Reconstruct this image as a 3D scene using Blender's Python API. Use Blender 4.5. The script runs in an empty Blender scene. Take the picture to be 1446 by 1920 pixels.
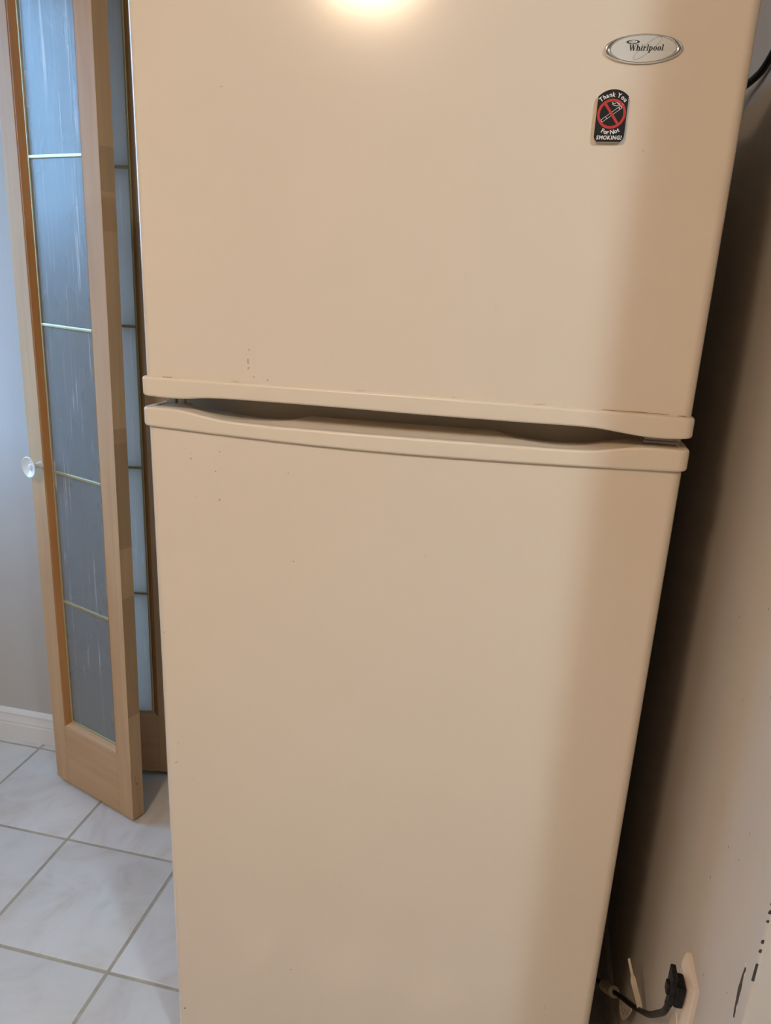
import bpy, bmesh, math, random
from mathutils import Vector, Matrix, Euler

random.seed(7)
sc = bpy.context.scene
col = sc.collection

# ------------------------------------------------------------------ camera
cam_d = bpy.data.cameras.new('camera')
cam = bpy.data.objects.new('camera', cam_d)
col.objects.link(cam)
cam_d.sensor_fit = 'VERTICAL'
cam_d.sensor_height = 36.0
cam_d.sensor_width = 27.1
cam_d.lens = 1371.33 / 1920.0 * 36.0
cam_d.clip_start = 0.02
YAW, PITCH, ROLL = -0.2038, 0.29868, 0.04625
fw = Vector((math.sin(YAW) * math.cos(PITCH), math.cos(YAW) * math.cos(PITCH), -math.sin(PITCH)))
rt = Vector((math.cos(YAW), -math.sin(YAW), 0))
up = rt.cross(fw)
cr, sr = math.cos(ROLL), math.sin(ROLL)
r2, u2 = cr * rt + sr * up, -sr * rt + cr * up
cam.matrix_world = Matrix(((r2.x, u2.x, -fw.x, 0.5298), (r2.y, u2.y, -fw.y, -0.8988), (r2.z, u2.z, -fw.z, 1.3562), (0, 0, 0, 1)))
sc.camera = cam

# ------------------------------------------------------------------ exposure, sky
sc.view_settings.view_transform = 'Standard'
sc.view_settings.look = 'None'
sc.view_settings.exposure = 0.0
sc.view_settings.gamma = 1.0
sc.view_settings.use_curve_mapping = False

SKY = (4.6, 10.0, 18.0)          # clear daylight sky outside the window
GROUND = (0.55, 0.62, 0.70)     # lawn and paving outside, seen only through the window
LAMP_WARM = ((1.0, 0.74, 0.50), 102.0)
LAMP_COOL = ((0.74, 0.92, 1.06), 306.0)

world = bpy.data.worlds.new('sky')
sc.world = world
world.use_nodes = True
wn, wl = world.node_tree.nodes, world.node_tree.links
bg = wn['Background']
tc = wn.new('ShaderNodeTexCoord')
sx = wn.new('ShaderNodeSeparateXYZ')
rp = wn.new('ShaderNodeValToRGB')
wl.new(tc.outputs['Generated'], sx.inputs[0])
wl.new(sx.outputs['Z'], rp.inputs[0])
rp.color_ramp.elements[0].position = 0.0
rp.color_ramp.elements[0].color = (*GROUND, 1)
rp.color_ramp.elements[1].position = 0.06
rp.color_ramp.elements[1].color = (*SKY, 1)
wl.new(rp.outputs[0], bg.inputs['Color'])
bg.inputs['Strength'].default_value = 1.0

# portal in the window opening, it only guides the sampling of the sky
DX, DY0, DY1, DZ0, DZ1 = -1.25, 0.08, 0.66, 0.86, 2.24
ld = bpy.data.lights.new('window_daylight', 'AREA')
ld.shape = 'RECTANGLE'
ld.size, ld.size_y = (DY1 - DY0), (DZ1 - DZ0)
ld.cycles.is_portal = True
lo = bpy.data.objects.new('window_daylight', ld)
lo.location = (DX - 0.13, (DY0 + DY1) / 2, (DZ0 + DZ1) / 2)
lo.rotation_euler = (math.pi / 2, 0, -math.pi / 2)
col.objects.link(lo)


ld2 = ld.copy(); ld2.name = 'added_rear_portal'  # sampling portal for the added, unseen rear window
ld2.size, ld2.size_y = 0.65, 1.6
lo2 = bpy.data.objects.new('added_rear_portal', ld2)
lo2.location = (-1.17, 1.325, 1.30); lo2.rotation_euler = lo.rotation_euler
col.objects.link(lo2)


# ------------------------------------------------------------------ materials
def new_mat(name):
    m = bpy.data.materials.new(name)
    m.use_nodes = True
    nt = m.node_tree
    return m, nt, nt.nodes, nt.links, nt.nodes['Principled BSDF']


def plain(name, c, rough=0.5, metal=0.0, spec=0.5, noise=None, bump=None, coat=0.0):
    """noise = (scale, amount, stretch)  bump = (scale, strength)"""
    m, nt, N, L, b = new_mat(name)
    b.inputs['Base Color'].default_value = (*c, 1)
    b.inputs['Roughness'].default_value = rough
    b.inputs['Metallic'].default_value = metal
    b.inputs['Specular IOR Level'].default_value = spec
    b.inputs['Coat Weight'].default_value = coat
    t = N.new('ShaderNodeTexCoord')
    if noise:
        mp = N.new('ShaderNodeMapping')
        mp.inputs['Scale'].default_value = noise[2]
        n = N.new('ShaderNodeTexNoise')
        n.inputs['Scale'].default_value = noise[0]
        n.inputs['Detail'].default_value = 5
        r = N.new('ShaderNodeValToRGB')
        a = noise[1]
        r.color_ramp.elements[0].position = 0.3
        r.color_ramp.elements[1].position = 0.7
        r.color_ramp.elements[0].color = (*[x * (1 - a) for x in c], 1)
        r.color_ramp.elements[1].color = (*[min(1, x * (1 + a)) for x in c], 1)
        L.new(t.outputs['Object'], mp.inputs[0]); L.new(mp.outputs[0], n.inputs[0])
        L.new(n.outputs[0], r.inputs[0]); L.new(r.outputs[0], b.inputs['Base Color'])
    if bump:
        n2 = N.new('ShaderNodeTexNoise')
        n2.inputs['Scale'].default_value = bump[0]
        n2.inputs['Detail'].default_value = 3
        bp = N.new('ShaderNodeBump')
        bp.inputs['Strength'].default_value = bump[1]
        bp.inputs['Distance'].default_value = 0.002
        L.new(t.outputs['Object'], n2.inputs[0]); L.new(n2.outputs[0], bp.inputs['Height'])
        L.new(bp.outputs[0], b.inputs['Normal'])
    return m


def wood(name, c1, c2, rough=0.5, blocks=None):
    """grain running along object z; blocks = heights of finger joints whose pieces differ in tone"""
    m, nt, N, L, b = new_mat(name)
    t = N.new('ShaderNodeTexCoord')
    mp = N.new('ShaderNodeMapping')
    mp.inputs['Scale'].default_value = (1, 1, 0.045)
    n = N.new('ShaderNodeTexNoise')
    n.inputs['Scale'].default_value = 55
    n.inputs['Detail'].default_value = 6
    n.inputs['Distortion'].default_value = 0.6
    n3 = N.new('ShaderNodeTexNoise')
    n3.inputs['Scale'].default_value = 5
    n3.inputs['Detail'].default_value = 2
    r = N.new('ShaderNodeValToRGB')
    r.color_ramp.elements[0].position = 0.32
    r.color_ramp.elements[1].position = 0.68
    r.color_ramp.elements[0].color = (*c1, 1)
    r.color_ramp.elements[1].color = (*c2, 1)
    L.new(t.outputs['Object'], mp.inputs[0]); L.new(mp.outputs[0], n.inputs[0])
    mp3 = N.new('ShaderNodeMapping')
    mp3.inputs['Scale'].default_value = (2, 2, 0.5)
    L.new(t.outputs['Object'], mp3.inputs[0]); L.new(mp3.outputs[0], n3.inputs[0])
    mx = N.new('ShaderNodeMix'); mx.data_type = 'FLOAT'
    mx.inputs['Factor'].default_value = 0.45
    L.new(n.outputs[0], mx.inputs[2]); L.new(n3.outputs[0], mx.inputs[3])
    L.new(mx.outputs[0], r.inputs[0])
    out = r.outputs[0]
    if blocks:
        s = N.new('ShaderNodeSeparateXYZ')
        L.new(t.outputs['Object'], s.inputs[0])
        mr = N.new('ShaderNodeMath'); mr.operation = 'DIVIDE'; mr.inputs[1].default_value = 2.1
        L.new(s.outputs['Z'], mr.inputs[0])
        cr_ = N.new('ShaderNodeValToRGB')
        cr_.color_ramp.interpolation = 'CONSTANT'
        el = cr_.color_ramp.elements
        for i, (z, v) in enumerate(blocks):
            e = el[i] if i < 2 else el.new(z / 2.1)
            e.position = z / 2.1
            e.color = (v, v * (0.97 if v < 1 else 1), v * (0.93 if v < 1 else 1), 1)
        L.new(mr.outputs[0], cr_.inputs[0])
        mm = N.new('ShaderNodeMix'); mm.data_type = 'RGBA'; mm.blend_type = 'MULTIPLY'
        mm.inputs['Factor'].default_value = 1
        L.new(out, mm.inputs[6]); L.new(cr_.outputs[0], mm.inputs[7])
        out = mm.outputs[2]
    L.new(out, b.inputs['Base Color'])
    b.inputs['Roughness'].default_value = rough
    b.inputs['Specular IOR Level'].default_value = 0.25
    bp = N.new('ShaderNodeBump')
    bp.inputs['Strength'].default_value = 0.08
    bp.inputs['Distance'].default_value = 0.001
    L.new(n.outputs[0], bp.inputs['Height']); L.new(bp.outputs[0], b.inputs['Normal'])
    return m


def rotated(m, name, rot):
    """same wood, the grain turned to run along another axis"""
    k = m.copy(); k.name = name
    for nd in k.node_tree.nodes:
        if nd.type == 'MAPPING':
            sc_ = nd.inputs['Scale'].default_value
            a, bb, c = sc_
            nd.inputs['Scale'].default_value = (c, bb, a)
    return k


def film_glass(name, base, seed, glow=0.0):
    """obscured glass: plastic privacy film with fine vertical creases and scuffs"""
    m, nt, N, L, b = new_mat(name)
    t = N.new('ShaderNodeTexCoord')
    mp = N.new('ShaderNodeMapping'); mp.inputs['Scale'].default_value = (1, 1, 0.022)
    mp.inputs['Rotation'].default_value = (0, 0.05, 0)
    mp.inputs['Location'].default_value = (seed, 0, seed * 0.37)
    L.new(t.outputs['Object'], mp.inputs[0])
    n = N.new('ShaderNodeTexNoise'); n.inputs['Scale'].default_value = 150; n.inputs['Detail'].default_value = 2
    L.new(mp.outputs[0], n.inputs[0])
    big = N.new('ShaderNodeTexNoise'); big.inputs['Scale'].default_value = 8; big.inputs['Detail'].default_value = 2
    mpb = N.new('ShaderNodeMapping'); mpb.inputs['Scale'].default_value = (1.6, 1, 0.8)
    mpb.inputs['Location'].default_value = (seed * 2.3, 0, 0)
    L.new(t.outputs['Object'], mpb.inputs[0]); L.new(mpb.outputs[0], big.inputs[0])
    st = N.new('ShaderNodeValToRGB')
    st.color_ramp.elements[0].position = 0.605; st.color_ramp.elements[0].color = (0, 0, 0, 1)
    st.color_ramp.elements[1].position = 0.66; st.color_ramp.elements[1].color = (1, 1, 1, 1)
    L.new(n.outputs[0], st.inputs[0])
    bm_ = N.new('ShaderNodeValToRGB')
    bm_.color_ramp.elements[0].position = 0.45; bm_.color_ramp.elements[0].color = (0.1, 0.1, 0.1, 1)
    bm_.color_ramp.elements[1].position = 0.62; bm_.color_ramp.elements[1].color = (1, 1, 1, 1)
    L.new(big.outputs[0], bm_.inputs[0])
    mul = N.new('ShaderNodeMath'); mul.operation = 'MULTIPLY'
    L.new(st.outputs[0], mul.inputs[0]); L.new(bm_.outputs[0], mul.inputs[1])
    cl = N.new('ShaderNodeMix'); cl.data_type = 'RGBA'
    cl.inputs[6].default_value = (*base, 1); cl.inputs[7].default_value = (0.72, 0.74, 0.75, 1)
    L.new(mul.outputs[0], cl.inputs['Factor'])
    L.new(cl.outputs[2], b.inputs['Base Color'])
    b.inputs['Roughness'].default_value = 0.24
    b.inputs['Specular IOR Level'].default_value = 0.42
    b.inputs['Transmission Weight'].default_value = 0.25
    rr = N.new('ShaderNodeMapRange')
    rr.inputs['To Min'].default_value = 0.17; rr.inputs['To Max'].default_value = 0.36
    L.new(big.outputs[0], rr.inputs['Value']); L.new(rr.outputs[0], b.inputs['Roughness'])
    ad = N.new('ShaderNodeMath'); ad.operation = 'ADD'
    ml2 = N.new('ShaderNodeMath'); ml2.operation = 'MULTIPLY'; ml2.inputs[1].default_value = 1.0
    L.new(n.outputs[0], ml2.inputs[0]); L.new(ml2.outputs[0], ad.inputs[0]); ad.inputs[1].default_value = 0.0
    bp = N.new('ShaderNodeBump'); bp.inputs['Strength'].default_value = 0.22; bp.inputs['Distance'].default_value = 0.002
    L.new(ad.outputs[0], bp.inputs['Height']); L.new(bp.outputs[0], b.inputs['Normal'])
    if glow:                                  # the film lets daylight from the added room behind shine through, scattered
        tl = N.new('ShaderNodeBsdfTranslucent'); tl.inputs[0].default_value = (1.0, 0.79, 0.68, 1)
        mx = N.new('ShaderNodeMixShader'); mx.inputs[0].default_value = glow
        b.inputs['Transmission Weight'].default_value = 0.0
        L.new(b.outputs[0], mx.inputs[1]); L.new(tl.outputs[0], mx.inputs[2])
        L.new(mx.outputs[0], N['Material Output'].inputs[0])
    return m


def tile_mat(name):
    m, nt, N, L, b = new_mat(name)
    g = N.new('ShaderNodeNewGeometry')
    oi = N.new('ShaderNodeObjectInfo')
    va = N.new('ShaderNodeVectorMath'); va.operation = 'ADD'
    vs = N.new('ShaderNodeVectorMath'); vs.operation = 'SCALE'; vs.inputs[0].default_value = (13, 7, 5)
    L.new(oi.outputs['Random'], vs.inputs['Scale'])
    L.new(g.outputs['Position'], va.inputs[0]); L.new(vs.outputs[0], va.inputs[1])
    n = N.new('ShaderNodeTexNoise'); n.inputs['Scale'].default_value = 5.5; n.inputs['Detail'].default_value = 7
    n.inputs['Distortion'].default_value = 1.6; n.inputs['Roughness'].default_value = 0.6
    L.new(va.outputs[0], n.inputs[0])
    r = N.new('ShaderNodeValToRGB')
    e = r.color_ramp.elements
    e[0].position = 0.30; e[0].color = (0.63, 0.595, 0.56, 1)
    e[1].position = 0.75; e[1].color = (0.745, 0.74, 0.735, 1)
    k = e.new(0.46); k.color = (0.695, 0.68, 0.665, 1)
    k = e.new(0.55); k.color = (0.72, 0.715, 0.705, 1)
    L.new(n.outputs[0], r.inputs[0]); L.new(r.outputs[0], b.inputs['Base Color'])
    b.inputs['Roughness'].default_value = 0.22
    b.inputs['Specular IOR Level'].default_value = 0.45
    return m


def emit(name, c, s):
    m, nt, N, L, b = new_mat(name)
    b.inputs['Base Color'].default_value = (*c, 1)
    b.inputs['Emission Color'].default_value = (*c, 1)
    b.inputs['Emission Strength'].default_value = s
    return m


def clear_glass(name):
    m = bpy.data.materials.new(name); m.use_nodes = True
    N, L = m.node_tree.nodes, m.node_tree.links
    N.remove(N['Principled BSDF'])
    tr = N.new('ShaderNodeBsdfTransparent'); gl = N.new('ShaderNodeBsdfGlossy')
    gl.inputs['Roughness'].default_value = 0.02
    tr.inputs[0].default_value = (0.95, 0.97, 0.96, 1)
    mx = N.new('ShaderNodeMixShader')
    mx.inputs[0].default_value = 0.05
    L.new(tr.outputs[0], mx.inputs[1]); L.new(gl.outputs[0], mx.inputs[2])
    L.new(mx.outputs[0], N['Material Output'].inputs[0])
    return m


ALM = (0.76, 0.66, 0.545)
MAT = {
    'enamel': plain('almond_enamel', ALM, 0.155, noise=(3, 0.012, (1, 1, 1)), bump=(420, 0.012)),
    'plastic': plain('almond_plastic', (0.76, 0.66, 0.535), 0.33),
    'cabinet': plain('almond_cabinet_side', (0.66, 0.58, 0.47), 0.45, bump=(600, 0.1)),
    'gasket': plain('grey_gasket', (0.42, 0.40, 0.37), 0.6),
    'bracket': plain('zinc_bracket', (0.55, 0.54, 0.52), 0.4, metal=0.7),
    'cap': plain('translucent_cap', (0.68, 0.68, 0.66), 0.35),
    'grille': plain('dark_grille', (0.08, 0.07, 0.06), 0.5),
    'chrome': plain('polished_chrome', (0.80, 0.79, 0.77), 0.12, metal=1.0),
    'silver': plain('silver_print', (0.62, 0.615, 0.585), 0.45, metal=0.0),
    'ink': plain('dark_ink', (0.018, 0.016, 0.016), 0.5),
    'grey_ink': plain('grey_ink', (0.20, 0.19, 0.16), 0.5),
    'white_ink': plain('white_ink', (0.80, 0.79, 0.76), 0.5),
    'red_ink': plain('red_ink', (0.50, 0.028, 0.022), 0.45),
    'black': plain('black_print', (0.012, 0.010, 0.010), 0.45, spec=0.25),
    'acrylic': plain('magnet_body', (0.62, 0.55, 0.48), 0.4),
    'dirt': plain('brown_grime', (0.30, 0.21, 0.13), 0.8),
    'dirt2': plain('pale_brown_grime', (0.52, 0.42, 0.31), 0.8),
    'wall': plain('painted_wall', (0.57, 0.56, 0.545), 0.62, noise=(4, 0.015, (1, 1, 1)), bump=(70, 0.10)),
    'wall_r': plain('scuffed_painted_wall', (0.60, 0.545, 0.485), 0.55, noise=(6, 0.05, (1, 1, 0.35)), bump=(45, 0.12)),
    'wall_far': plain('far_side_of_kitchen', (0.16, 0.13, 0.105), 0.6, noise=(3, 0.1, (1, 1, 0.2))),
    'ceiling': plain('ceiling_paint', (0.60, 0.59, 0.57), 0.8),
    'trim': plain('white_gloss_trim', (0.86, 0.86, 0.86), 0.28),
    'grout': plain('beige_grout', (0.43, 0.395, 0.32), 0.8, noise=(30, 0.15, (1, 1, 1))),
    'tile': tile_mat('marbled_white_tile'),
    'wood': wood('pale_maple', (0.54, 0.335, 0.185), (0.66, 0.45, 0.265)),
    'mould': wood('shaded_moulding_and_knot', (0.36, 0.165, 0.055), (0.47, 0.235, 0.085), 0.35),  # shade on the upright mouldings put into the colour; also used for the knot
    'film': film_glass('obscured_glass', (0.29, 0.31, 0.32), 0.0),
    'film2': film_glass('obscured_glass_rear', (0.42, 0.44, 0.44), 3.7, 0.62),
    'brass': plain('pale_brass', (0.62, 0.55, 0.32), 0.36, metal=0.7),
    'brass_dark': plain('hinge_metal', (0.45, 0.38, 0.24), 0.4, metal=0.9),
    'knob': plain('white_knob', (0.84, 0.84, 0.83), 0.16, spec=0.6),
    'outlet': plain('ivory_outlet', (0.74, 0.64, 0.56), 0.35),
    'cable': plain('black_cable', (0.010, 0.009, 0.009), 0.5, spec=0.25),
    'plug': plain('dusty_black_plug', (0.012, 0.011, 0.012), 0.6, spec=0.2, noise=(160, 0.8, (1, 1, 1))),
    'paper': plain('cream_label', (0.62, 0.54, 0.42), 0.7, noise=(60, 0.12, (1, 1, 1))),
    'chip': plain('bare_metal_bead', (0.035, 0.03, 0.028), 0.5, noise=(120, 0.5, (1, 1, 1))),
    'alu': plain('white_door_frame', (0.78, 0.79, 0.80), 0.4),
    'glass': clear_glass('clear_pane'),
    'lamp_warm': emit('warm_lamp_glass', *LAMP_WARM),
    'lamp_cool': emit('cool_lamp_glass', *LAMP_COOL),
    'lamp_base': plain('lamp_base', (0.7, 0.7, 0.7), 0.4),
}
stile_blocks = [(0.0, 1.0), (0.30, 0.80), (0.62, 0.98), (0.74, 0.74), (0.985, 0.86), (1.02, 1.06), (1.42, 0.95), (1.50, 0.78), (1.58, 0.96), (1.83, 0.62)]
MAT['stile_edge'] = wood('finger_jointed_edge', (0.45, 0.29, 0.155), (0.58, 0.39, 0.22), blocks=stile_blocks)
MAT['rail'] = rotated(MAT['wood'], 'pale_maple_rail', None)
MAT['mould_h'] = rotated(MAT['wood'], 'pale_maple_moulding', None)


# ------------------------------------------------------------------ mesh helpers
class MB:
    def __init__(self):
        self.v, self.f, self.mi = [], [], []

    def add(self, vs, fs, mi=0):
        o = len(self.v)
        self.v += [tuple(p) for p in vs]
        self.f += [tuple(i + o for i in f) for f in fs]
        self.mi += [mi] * len(fs)
        return self

    def box(self, a, b, mi=0):
        x0, y0, z0 = a; x1, y1, z1 = b
        vs = [(x0, y0, z0), (x1, y0, z0), (x1, y1, z0), (x0, y1, z0), (x0, y0, z1), (x1, y0, z1), (x1, y1, z1), (x0, y1, z1)]
        fs = [(3, 2, 1, 0), (4, 5, 6, 7), (0, 1, 5, 4), (1, 2, 6, 5), (2, 3, 7, 6), (3, 0, 4, 7)]
        return self.add(vs, fs, mi)

    def bevel_box(self, a, b, r, seg=2, mi=0):
        bm = bmesh.new()
        bmesh.ops.create_cube(bm, size=1)
        for v in bm.verts:
            v.co = Vector([(a[i] + b[i]) / 2 + v.co[i] * (b[i] - a[i]) for i in range(3)])
        bmesh.ops.bevel(bm, geom=list(bm.edges), offset=r, segments=seg, affect='EDGES', profile=0.5)
        bm.verts.index_update()
        self.add([v.co[:] for v in bm.verts], [[v.index for v in f.verts] for f in bm.faces], mi)
        bm.free()
        return self

    def loft(self, rings, closed_ring=True, caps=True, mi=0):
        n = len(rings[0])
        vs = [p for r in rings for p in r]
        fs = []
        for i in range(len(rings) - 1):
            for j in range(n if closed_ring else n - 1):
                k = (j + 1) % n
                fs.append((i * n + j, i * n + k, (i + 1) * n + k, (i + 1) * n + j))
        if caps and closed_ring:
            fs.append(tuple(range(n))[::-1])
            fs.append(tuple((len(rings) - 1) * n + j for j in range(n)))
        return self.add(vs, fs, mi)

    def tube(self, pts, r, seg=10, mi=0, flat=1.0):
        pts = [Vector(p) for p in pts]
        rings = []
        prev = None
        for i, p in enumerate(pts):
            d = (pts[min(i + 1, len(pts) - 1)] - pts[max(i - 1, 0)]).normalized()
            a = prev if prev is not None else (Vector((0, 0, 1)) if abs(d.z) < 0.9 else Vector((1, 0, 0)))
            s = d.cross(a).normalized(); u = s.cross(d).normalized(); prev = u
            rr = r[i] if isinstance(r, (list, tuple)) else r
            rings.append([p + (s * math.cos(t) * flat + u * math.sin(t)) * rr for t in [2 * math.pi * k / seg for k in range(seg)]])
        return self.loft(rings, mi=mi)

    def prism(self, poly, to3, t0, t1, mi=0):
        """poly of 2-D points extruded between the depths t0 and t1; to3(u, v, t) gives the point"""
        n = len(poly)
        vs = [to3(u, v, t0) for u, v in poly] + [to3(u, v, t1) for u, v in poly]
        fs = [tuple(range(n)), tuple(range(2 * n - 1, n - 1, -1))]
        fs += [(i, n + i, n + (i + 1) % n, (i + 1) % n) for i in range(n)]
        return self.add(vs, fs, mi)

    def lathe(self, prof, org, axis, seg=28, mi=0):
        axis = Vector(axis).normalized(); org = Vector(org)
        a = axis.cross(Vector((0, 0, 1)))
        a = a.normalized() if a.length > 1e-4 else Vector((1, 0, 0))
        b = axis.cross(a)
        rings = [[org + axis * h + (a * math.cos(t) + b * math.sin(t)) * max(r, 1e-5) for t in [2 * math.pi * k / seg for k in range(seg)]] for r, h in prof]
        return self.loft(rings, mi=mi)

    def build(self, name, mats, parent=None, off=(0, 0, 0), smooth=40):
        me = bpy.data.meshes.new(name)
        o = Vector(off)
        me.from_pydata([Vector(p) - o for p in self.v], [], self.f)
        mats = mats if isinstance(mats, (list, tuple)) else [mats]
        for m in mats:
            me.materials.append(MAT[m])
        if len(mats) > 1:
            for p, i in zip(me.polygons, self.mi):
                p.material_index = i
        bm = bmesh.new(); bm.from_mesh(me)
        bmesh.ops.recalc_face_normals(bm, faces=bm.faces)
        bm.to_mesh(me); bm.free()
        if smooth:
            for p in me.polygons:
                p.use_smooth = True
            me.set_sharp_from_angle(angle=math.radians(smooth))
        ob = bpy.data.objects.new(name, me)
        col.objects.link(ob)
        if smooth:
            wn_ = ob.modifiers.new('face_weighted_normals', 'WEIGHTED_NORMAL')
            wn_.mode = 'FACE_AREA'
            wn_.weight = 100
            wn_.keep_sharp = True
        if parent is not None:
            ob.parent = parent
        return ob


def tag(o, label=None, cat=None, group=None, kind=None):
    for k, v in (('label', label), ('category', cat), ('group', group), ('kind', kind)):
        if v:
            o[k] = v
    return o


def thing(name, loc, label, cat, rot=(0, 0, 0), kind=None):
    o = bpy.data.objects.new(name, None)
    o.empty_display_size = 0.05
    o.location = loc
    o.rotation_euler = rot
    col.objects.link(o)
    return tag(o, label, cat, kind=kind)


def lerp_profile(pts, x):
    """smooth (Catmull-Rom like) curve through (x, z) points"""
    if x <= pts[0][0]: return pts[0][1]
    if x >= pts[-1][0]: return pts[-1][1]
    for i in range(len(pts) - 1):
        if pts[i][0] <= x <= pts[i + 1][0]:
            p1, p2 = pts[i], pts[i + 1]
            h = p2[0] - p1[0]
            def sl(k):
                if k == 0 or k == len(pts) - 1: return 0
                return (pts[k + 1][1] - pts[k - 1][1]) / (pts[k + 1][0] - pts[k - 1][0])
            m1, m2 = sl(i) * h, sl(i + 1) * h
            t = (x - p1[0]) / h
            return (2 * t**3 - 3 * t**2 + 1) * p1[1] + (t**3 - 2 * t**2 + t) * m1 + (-2 * t**3 + 3 * t**2) * p2[1] + (t**3 - t**2) * m2


def spline(pts, n=8):
    P = [Vector(p) for p in pts]
    P = [P[0] * 2 - P[1]] + P + [P[-1] * 2 - P[-2]]
    out = []
    for i in range(1, len(P) - 2):
        for k in range(n):
            t = k / n
            out.append(0.5 * ((2 * P[i]) + (P[i + 1] - P[i - 1]) * t + (2 * P[i - 1] - 5 * P[i] + 4 * P[i + 1] - P[i + 2]) * t * t + (3 * P[i] - P[i - 1] - 3 * P[i + 1] + P[i + 2]) * t**3))
    out.append(P[-2])
    return out


def text_mesh(s, bold=0.0, shear=0.0):
    """verts and faces of a string in the built-in font, cap height about 0.7, and its width"""
    cu = bpy.data.curves.new('t', 'FONT')
    cu.body = s; cu.size = 1.0; cu.offset = bold; cu.shear = shear; cu.resolution_u = 4
    ob = bpy.data.objects.new('t', cu)
    col.objects.link(ob)
    dg = bpy.context.evaluated_depsgraph_get()
    ev = ob.evaluated_get(dg)
    me = ev.to_mesh()
    vs = [tuple(v.co) for v in me.vertices]; fs = [tuple(p.vertices) for p in me.polygons]
    ev.to_mesh_clear()
    bpy.data.objects.remove(ob); bpy.data.curves.remove(cu)
    return vs, fs


# ------------------------------------------------------------------ the setting
YW = 0.7515            # back wall
XR = 0.785             # face of the right wall
YC = -0.292            # its outer corner
H = 2.32
X1, Y0 = 3.0, -3.3


def struct(o, label, cat):
    return tag(o, label, cat, kind='structure')


m = MB(); m.box((DX - 0.2, Y0 - 0.1, -0.1), (X1 + 0.1, YW + 0.1, -0.0018))
floor = m.build('floor', 'grout', smooth=0)
struct(floor, 'floor of marbled white square tiles with beige grout lines', 'floor')
S, TX, TY, GW = 0.3048, -0.5163, 0.4155, 0.0072
tile_cache = {}


def tile_mesh(w, d):
    key = (round(w, 4), round(d, 4))
    if key not in tile_cache:
        b = MB()
        def ring(i, z): return [(-w / 2 + i, -d / 2 + i, z), (w / 2 - i, -d / 2 + i, z), (w / 2 - i, d / 2 - i, z), (-w / 2 + i, d / 2 - i, z)]
        b.loft([ring(0, -0.006), ring(0, -0.0012), ring(0.0006, -0.0003), ring(0.0016, 0.0)])
        o = b.build('tile', 'tile', smooth=50)
        me = o.data
        bpy.data.objects.remove(o)
        tile_cache[key] = me
    return tile_cache[key]


xs = [TX + k * S for k in range(-6, 14)]
ys = [TY + k * S for k in range(-13, 4)]
for i in range(len(xs) - 1):
    for j in range(len(ys) - 1):
        a0, a1 = max(xs[i], DX) + GW / 2, min(xs[i + 1], X1) - GW / 2
        b0, b1 = max(ys[j], Y0) + GW / 2, min(ys[j + 1], YW) - GW / 2
        if a1 - a0 < 0.01 or b1 - b0 < 0.01: continue
        if (a0 + a1) / 2 > XR and b0 > YC - 0.02: continue
        o = bpy.data.objects.new('tile', tile_mesh(a1 - a0, b1 - b0))
        o.location = ((a0 + a1) / 2, (b0 + b1) / 2, random.uniform(-0.0003, 0.0002))
        o.rotation_euler = (random.uniform(-.0006, .0006), random.uniform(-.0006, .0006), 0)
        o.parent = floor
        col.objects.link(o)

m = MB(); m.box((DX - 0.2, Y0 - 0.1, H), (X1 + 0.1, YW + 0.1, H + 0.1))
struct(m.build('ceiling', 'ceiling', smooth=0), 'plain off-white ceiling over the kitchen', 'ceiling')
OPX0, OPX1, OPZ = -0.64, -0.395, 1.99            # unseen opening added so daylight backlights the rear leaf
m = MB()
m.box((DX - 0.1, YW, 0), (OPX0, YW + 0.1, H)); m.box((OPX1, YW, 0), (XR + 0.05, YW + 0.1, H)); m.box((OPX0, YW, OPZ), (OPX1, YW + 0.1, H)); m.box((OPX0, YW, 0), (OPX1, YW + 0.1, 0.09))  # last box is a sill added to stop light leaking under the leaf
struct(m.build('wall_back', 'wall', smooth=0), 'pale wall behind the folding door at the left', 'wall')
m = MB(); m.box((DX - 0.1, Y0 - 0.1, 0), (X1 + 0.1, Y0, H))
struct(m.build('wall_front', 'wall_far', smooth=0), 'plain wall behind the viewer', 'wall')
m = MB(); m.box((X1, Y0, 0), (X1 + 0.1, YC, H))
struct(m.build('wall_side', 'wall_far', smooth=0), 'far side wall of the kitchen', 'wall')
m = MB()
m.box((DX - 0.1, Y0, 0), (DX, DY0, H)); m.box((DX - 0.1, DY1, 0), (DX, YW, H))
m.box((DX - 0.1, DY0, DZ1), (DX, DY1, H)); m.box((DX - 0.1, DY0, 0), (DX, DY1, DZ0))
struct(m.build('wall_left', 'wall', smooth=0), 'side wall around the daylight window', 'wall')

# unseen room and window, added to light the rear glass from behind
RX0, RX1, RY1 = -1.05, 0.30, 1.75
WZ0, WZ1, WY0, WY1 = 0.5, 2.1, 1.00, 1.65
m = MB()
m.box((RX0 - 0.1, YW + 0.1, 0), (RX0, WY0, H)); m.box((RX0 - 0.1, WY1, 0), (RX0, RY1, H))
m.box((RX0 - 0.1, WY0, 0), (RX0, WY1, WZ0)); m.box((RX0 - 0.1, WY0, WZ1), (RX0, WY1, H))
m.box((RX0 - 0.1, RY1, 0), (RX1 + 0.1, RY1 + 0.1, H)); m.box((RX1, YW + 0.1, 0), (RX1 + 0.1, RY1, H))
m.box((RX0 - 0.1, YW + 0.1, H), (RX1 + 0.1, RY1 + 0.1, H + 0.1)); m.box((RX0 - 0.1, YW + 0.1, -0.1), (RX1 + 0.1, RY1 + 0.1, 0))
struct(m.build('added_room_walls', 'wall', smooth=0), 'unseen walls of a room added to backlight the rear door leaf', 'wall')
m = MB()
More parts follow.
